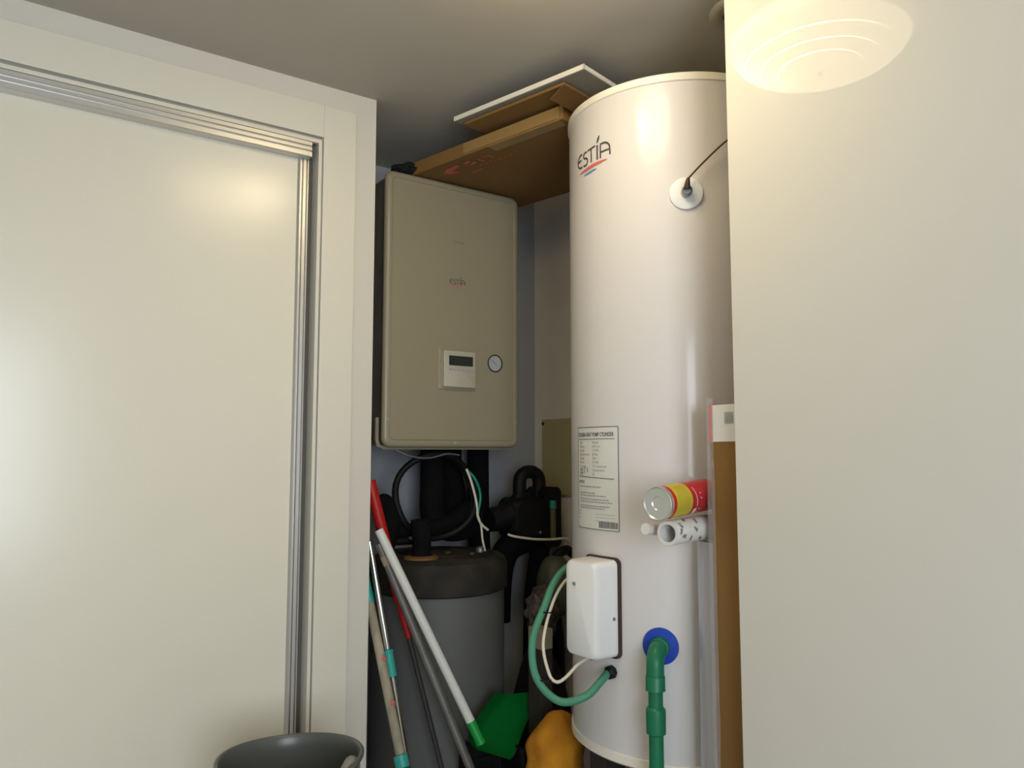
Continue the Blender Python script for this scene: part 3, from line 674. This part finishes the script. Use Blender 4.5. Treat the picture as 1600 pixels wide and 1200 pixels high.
# mustard cloth on the platform beside the tank
bm = blob(0.082, 0.070, 0.112, 0.10, 4, 4, flat=-0.095, seed=8)
for v in bm.verts:
    t = (v.co.z + 0.1) / 0.2
    v.co.x += 0.022 * t; v.co.y += 0.01 * t
    v.co.x += 0.006 * math.sin(v.co.z * 70 + v.co.y * 40)
yc = tag(build('mustard_cloth', bm, 'yellow_cloth', smooth=60), 'mustard yellow cloth bundle beside the foot of the white tank', 'cloth')
yc.location = (1.296, 1.660, 0.592)
ys = tag(build('cloth_box', B(-0.06, 0.06, -0.055, 0.055, -0.25, 0.25), 'card_dark', bevel=0.003), 'dark cardboard box on the floor holding up the mustard cloth', 'box'); ys.location = (1.365, 1.675, 0.25)

# clutter behind the cables
tag(build('mottled_bag', blob(0.055, 0.04, 0.075, 0.3, 8, 4, seed=9), 'mottle', smooth=60), 'dark mottled plastic bag hanging low beside the black pipe', 'bag').location = (1.465, 1.93, 0.905)
bc = root('small_carton', (1.352, 1.79, 0.600), 'small dark carton with beige flap peeking out left of the junction box foot', 'box')
build('carton_body', B(-0.02, 0.02, -0.03, 0.03, 0, 0.245), 'dark_brown', bc, bevel=0.001)
build('carton_flap', B(-0.021, 0.02, -0.031, 0.03, 0.245, 0.30), 'beige_card', bc, bevel=0.001)

# ================================================================== BOXES ABOVE THE BOILER
def plank(name, label, cat, corner, ang, lx, ly, th, m, pitch=0.0):
    """corner = front-left bottom corner, lx along the rotated X, ly towards the back"""
    t = root(name, corner, label, cat, rot=(pitch, 0, R_(ang)))
    return t
# flat cardboard box bridging boiler and tank
fb = plank('flat_cardboard_box', 'flat brown cardboard box with red print bridging boiler and tank tops', 'box', (1.186, 1.470, 2.2415), 16, 0.445, 0.55, 0.04, 'card', pitch=R_(-2.2))
build('box_panel', B(0, 0.445, 0, 0.55, 0, 0.038), 'card', fb, bevel=0.002)
build('box_flap', xf(B(0.004, 0.30, -0.045, 0.0, -0.0015, 0.0015), Matrix.Translation((0, 0, 0.034)) @ Matrix.Rotation(R_(-18), 4, 'X')), 'card_dark', fb)
build('packing_tape', B(-0.0012, 0.0, 0.01, 0.34, 0.006, 0.036, B(-0.0012, 0.035, 0.012, 0.25, -0.0012, 0.0)), 'tape', fb)
# red arrow-like mark + lettering on the underside near the left end
Fu = lambda u, v: Vector((0.03 + v, 0.47 - u, -0.0016))
bm = bmesh.new()
vs = [bm.verts.new(Fu(*p)) for p in ((0.03, 0.030), (0.075, 0.012), (0.075, 0.0), (0.030, 0.004), (0.0, 0.022), (0.012, 0.040), (0.05, 0.045))]
bm.faces.new(vs)
ribbon(bm, [(0.095, 0.010), (0.120, 0.004)], 0.010, Fu); ribbon(bm, [(0.105, 0.028), (0.128, 0.022)], 0.008, Fu)
ribbon(bm, [(0.145, 0.012), (0.150, 0.035)], 0.006, Fu); ribbon(bm, [(0.165, 0.012), (0.185, 0.012), (0.185, 0.034)], 0.005, Fu)
ribbon(bm, [(0.07, 0.075), (0.11, 0.072)], 0.007, Fu)
for k in range(7): ribbon(bm, [(0.12 + 0.018 * k, 0.05 + 0.002 * (k % 2)), (0.13 + 0.018 * k, 0.05)], 0.004, Fu)
build('red_print', bm, 'ink_red', fb)
# cardboard sheet
cs_ = plank('cardboard_sheet', 'folded brown cardboard sheet between the flat box and the white board', 'box', (1.131, 1.395, 2.2850), 13, 0.4, 0.33, 0.012, 'card_dark')
build('sheet', B(0, 0.42, 0, 0.345, 0, 0.0085), 'card', cs_, bevel=0.001)
build('sheet_flap', xf(B(0.0, 0.40, 0.0, 0.05, -0.0012, 0.0012), Matrix.Translation((0.0, 0.0, 0.001)) @ Matrix.Rotation(R_(-28), 4, 'X')), 'card_dark', cs_)
# white-faced board on top
wb = plank('white_board', 'thin white-faced board with pale raw edge lying topmost under the ceiling', 'board', (1.132, 1.322, 2.2960), 13.5, 0.5, 0.44, 0.012, 'board')
build('board_face', B(0.003, 0.52, 0.003, 0.435, 0, 0.0100), 'board', wb)
build('board_edging', B(0, 0.003, 0, 0.437, -0.0005, 0.0115, B(0.0, 0.52, 0.0, 0.003, 0.0005, 0.0105)), 'board_edge', wb)
# black cloth at the end of the box on the boiler
bm = blob(0.058, 0.045, 0.022, 0.35, 7, 4, flat=-0.018, seed=2)
tag(build('black_cloth', bm, 'black_cloth', smooth=60), 'crumpled black cloth lying on top of the boiler at the box end', 'cloth').location = (1.045, 2.028, 2.240)

# ================================================================== THINGS WEDGED BY THE PANEL
cb = root('tall_carton', (1.166, 0.60, 0), 'tall narrow brown carton with red and white label standing behind the glossy panel', 'box')
build('carton_body', B(0, 0.022, 0.0, 0.398, 0, 1.4900), 'card', cb, bevel=0.001)
build('white_label', B(-0.0010, 0.0, 0.20, 0.391, 1.418, 1.4885), 'paper', cb)
build('red_label_edge', B(-0.0012, 0.023, 0.391, 0.3995, 1.4165, 1.4912), M['ink_red'], cb)
bm = bmesh.new(); fz = lambda u, v: Vector((-0.0020, 0.36 - u, 1.452 + v))
for k in range(7): ribbon(bm, [(0.003 * k, 0.0), (0.003 * k, 0.022)], 0.0016 if k % 2 else 0.0022, fz)
build('barcode', bm, 'ink_soft', cb)
# clear film around the carton
bm = bmesh.new(); rows = []
for i in range(61):
    z = 0.3 + (1.502 - 0.3) * i / 60; row = []
    for j, (x, y) in enumerate(((-0.002, 0.388), (-0.004, 0.400), (-0.004, 0.404), (0.002, 0.410), (0.026, 0.411))):
        k = 0.0035 * noise.noise(Vector((j * 0.9, z * 14, 2)))
        row.append(bm.verts.new((x + k * 0.5, y + k, z)))
    rows.append(row)
for i in range(60):
    for j in range(4): bm.faces.new((rows[i][j], rows[i][j + 1], rows[i + 1][j + 1], rows[i + 1][j]))
bmesh.ops.solidify(bm, geom=bm.faces[:], thickness=0.0004)
build('plastic_wrap', bm, 'film', cb, smooth=60)

sl = root('wrapped_slab', (1.192, 0.60, 0), 'grey lilac film-wrapped slab standing between the tank and the tall carton', 'package')
bm = bmesh.new(); rows = []
for i in range(41):
    z = 1.221 * i / 40; row = []
    for j, (x, y) in enumerate(((0.0, 0.0), (0.0, 0.30), (0.0, 0.44), (0.002, 0.452), (0.012, 0.470), (0.045, 0.474), (0.050, 0.46), (0.050, 0.0))):
        k = 0.004 * noise.noise(Vector((j * 0.8, z * 6, 7))) if 1 < j < 6 else 0
        row.append((x + k * 0.3, y + k, z))
    rows.append(row)
build('slab_body', loft(rows), 'lilac_film', sl, smooth=50)

# red and yellow tin lying on the roll
A0, A1 = Vector((1.052, 1.030, 1.3025)), Vector((1.215, 1.057, 1.313))
dA = (A1 - A0); LA = dA.length; q = Matrix.Translation(A0) @ dA.to_track_quat('Z', 'Y').to_matrix().to_4x4()
tn = root('food_tin', A0, 'red and yellow cylindrical tin with metal end poking out above the patterned roll', 'tin')
qi = Matrix.Translation(-A0) @ q
RT = 0.0315
build('tin_body', lathe([(RT, 0.010), (RT, LA)], 48, mx=qi), 'tin_red', tn, smooth=40)
build('tin_end', lathe([(0, 0.0035), (0.012, 0.0035), (0.0135, 0.0020), (0.0285, 0.0020), (0.0305, -0.001), (RT + 0.001, 0.0), (RT + 0.001, 0.005), (RT - 0.001, 0.0065), (RT, 0.0108)], 48, cap=False, mx=qi), 'tin_metal', tn, smooth=40)
def tmapc(u, v):   # u = around, v = along
    return qi @ Vector(((RT + 0.0004) * math.cos(u / RT), (RT + 0.0004) * math.sin(u / RT), v))
# label: yellow panel that covers the side facing the room
def facing():      # angle of the local frame that points to the camera side
    inv = q.inverted(); c = inv @ Vector((0, 0, 1.40)); return math.atan2(c.y, c.x)
fa = facing(); u0 = fa * RT
bm = bmesh.new(); nU = 28
for i in range(nU):
    ua, ub = [u0 + (-1.5 + 3.0 * k / nU) * RT for k in (i, i + 1)]
    bm.faces.new([bm.verts.new(tmapc(*p)) for p in ((ua, 0.019), (ub, 0.019), (ub, 0.072), (ua, 0.072))])
build('yellow_label', bm, 'tin_yellow', tn)
bm = bmesh.new(); off = lambda u, v: qi @ Vector(((RT + 0.0009) * math.cos(u / RT), (RT + 0.0009) * math.sin(u / RT), v))
for k in range(8):
    v = 0.029 + 0.0045 * k; ribbon(bm, [(u0 - 0.9 * RT, v), (u0 + 0.8 * RT, v)], 0.0007, off)
build('label_lines', bm, 'tan', tn)
bm = bmesh.new()
for s0, s1 in ((0.75, 1.25), (-0.6, 0.6)): ribbon(bm, [(u0 + s0 * RT, 0.084), (u0 + s1 * RT, 0.088)], 0.0020 if s0 < 0 else 0.010, off)
for s0 in (0.2, 0.5, -0.5, -0.8): ribbon(bm, [(u0 + (s0 + 0.6) * RT, 0.098), (u0 + (s0 + 0.68) * RT, 0.103)], 0.0015, off)
build('pale_print', bm, 'roll_paper', tn)

# patterned paper roll
C0, C1 = Vector((1.072, 1.024, 1.2470)), Vector((1.225, 1.055, 1.2500))
dC = C1 - C0; LC = dC.length; q = Matrix.Translation(C0) @ dC.to_track_quat('Z', 'Y').to_matrix().to_4x4()
pr_ = root('paper_roll', C0, 'rolled white wrapping paper with brown leaf pattern under the red tin', 'paper roll')
qi = Matrix.Translation(-C0) @ q; RR = 0.0235
build('roll', lathe([(0.0165, 0.06), (0.0165, 0.0), (0.0225, -0.0005), (RR, 0.002), (RR, LC)], 40, mx=qi), 'roll_paper', pr_, smooth=40)
inv = q.inverted(); c = inv @ Vector((0, 0, 1.40)); fa = math.atan2(c.y, c.x); u0 = fa * RR
off = lambda u, v: qi @ Vector(((RR + 0.0006) * math.cos(u / RR), (RR + 0.0006) * math.sin(u / RR), v))
bm = bmesh.new()
def leafsprig(u, v, a, s):
    ca, sa = math.cos(a), math.sin(a); P_ = lambda x, y: (u + (x * ca - y * sa) * s, v + (x * sa + y * ca) * s)
    ribbon(bm, [P_(-1, 0), P_(1, 0)], 0.0008, off, step=0.002)
    for t in (-0.6, -0.1, 0.4, 0.8):
        for sg in (-1, 1): ribbon(bm, [P_(t, 0), P_(t + 0.35, 0.6 * sg)], 0.0014, off, step=0.002, taper=True)
for k, (du, v, a) in enumerate(((-0.5, 0.016, 0.5), (0.45, 0.020, 1.4), (-0.9, 0.040, 2.2), (0.7, 0.048, 0.2), (0.0, 0.062, 1.0), (-0.6, 0.074, 2.9), (0.9, 0.085, 0.8), (0.1, 0.010, 2.6))):
    leafsprig(u0 + du * RR, v, a, 0.0065)
for k in range(12): 
    du, v = random.uniform(-1.2, 1.2), random.uniform(0.01, 0.10); ribbon(bm, [(u0 + du * RR, v), (u0 + du * RR + 0.0015, v)], 0.0016, off)
build('leaf_pattern', bm, 'ink_brown', pr_)
# small second roll behind
E0, E1 = Vector((1.062, 1.072, 1.2520)), Vector((1.215, 1.094, 1.2350))
o2 = tag(build('small_paper_roll', tube([Vector((0, 0, 0)), (E1 - E0)], lambda t: 0.011, 16, smooth_path=False), 'roll_paper', smooth=40), 'thin plain cream paper roll behind the patterned roll', 'paper roll'); o2.location = E0

# ================================================================== GREY BIN IN FRONT
bn = root('laundry_bin', (0.520, 1.470, 0.008), 'grey flexible plastic bin with rolled rim in front of the sliding door', 'bin')
RB = 0.131
bm = lathe([(0, 0.0), (0.10, 0.0), (0.105, 0.004), (RB - 0.004, 0.800), (RB, 0.808), (RB + 0.001, 0.814), (RB - 0.002, 0.818), (RB - 0.005, 0.814), (RB - 0.006, 0.79), (0.097, 0.012), (0, 0.012)], 72, cap=False)
for v in bm.verts:
    if v.co.z > 0.6:
        k = (v.co.z - 0.6) / 0.2; a = math.atan2(v.co.y, v.co.x)
        v.co.z += 0.004 * k * math.cos(2 * a + 0.6)
build('bin_shell', bm, 'bin', bn, smooth=45)
pts = [((RB + 0.001) * math.cos(R_(t)), (RB + 0.001) * math.sin(R_(t)), 0.815 - 0.0 + 0.004 * math.cos(2 * R_(t) + 0.6)) for t in range(0, 360, 6)]
build('rolled_rim', tube(pts, 0.0045, 10, closed=True, smooth_path=False), 'bin', bn, smooth=60)
# loop handle at the right-hand side
hp = [((RB - 0.012) * math.cos(R_(t)), (RB - 0.012) * math.sin(R_(t)), 0.800 - 0.0008 * abs(t + 45) ** 1.35 * 0.5 + 0.017) for t in range(-85, -4, 8)]
build('grip', tube(hp, 0.0105, 12), 'bin_edge', bn, smooth=60)
rg = tag(build('cream_rag', blob(0.075, 0.065, 0.05, 0.3, 6, 4, seed=4), 'rag', smooth=60), 'cream rag lying inside the grey bin', 'cloth'); rg.location = (0.555, 1.445, 0.735)
bf = tag(build('bin_laundry', blob(0.085, 0.085, 0.31, 0.08, 6, 4, seed=6), 'black_cloth', smooth=60), 'dark laundry filling the lower part of the grey bin', 'cloth'); bf.location = (0.518, 1.470, 0.345)
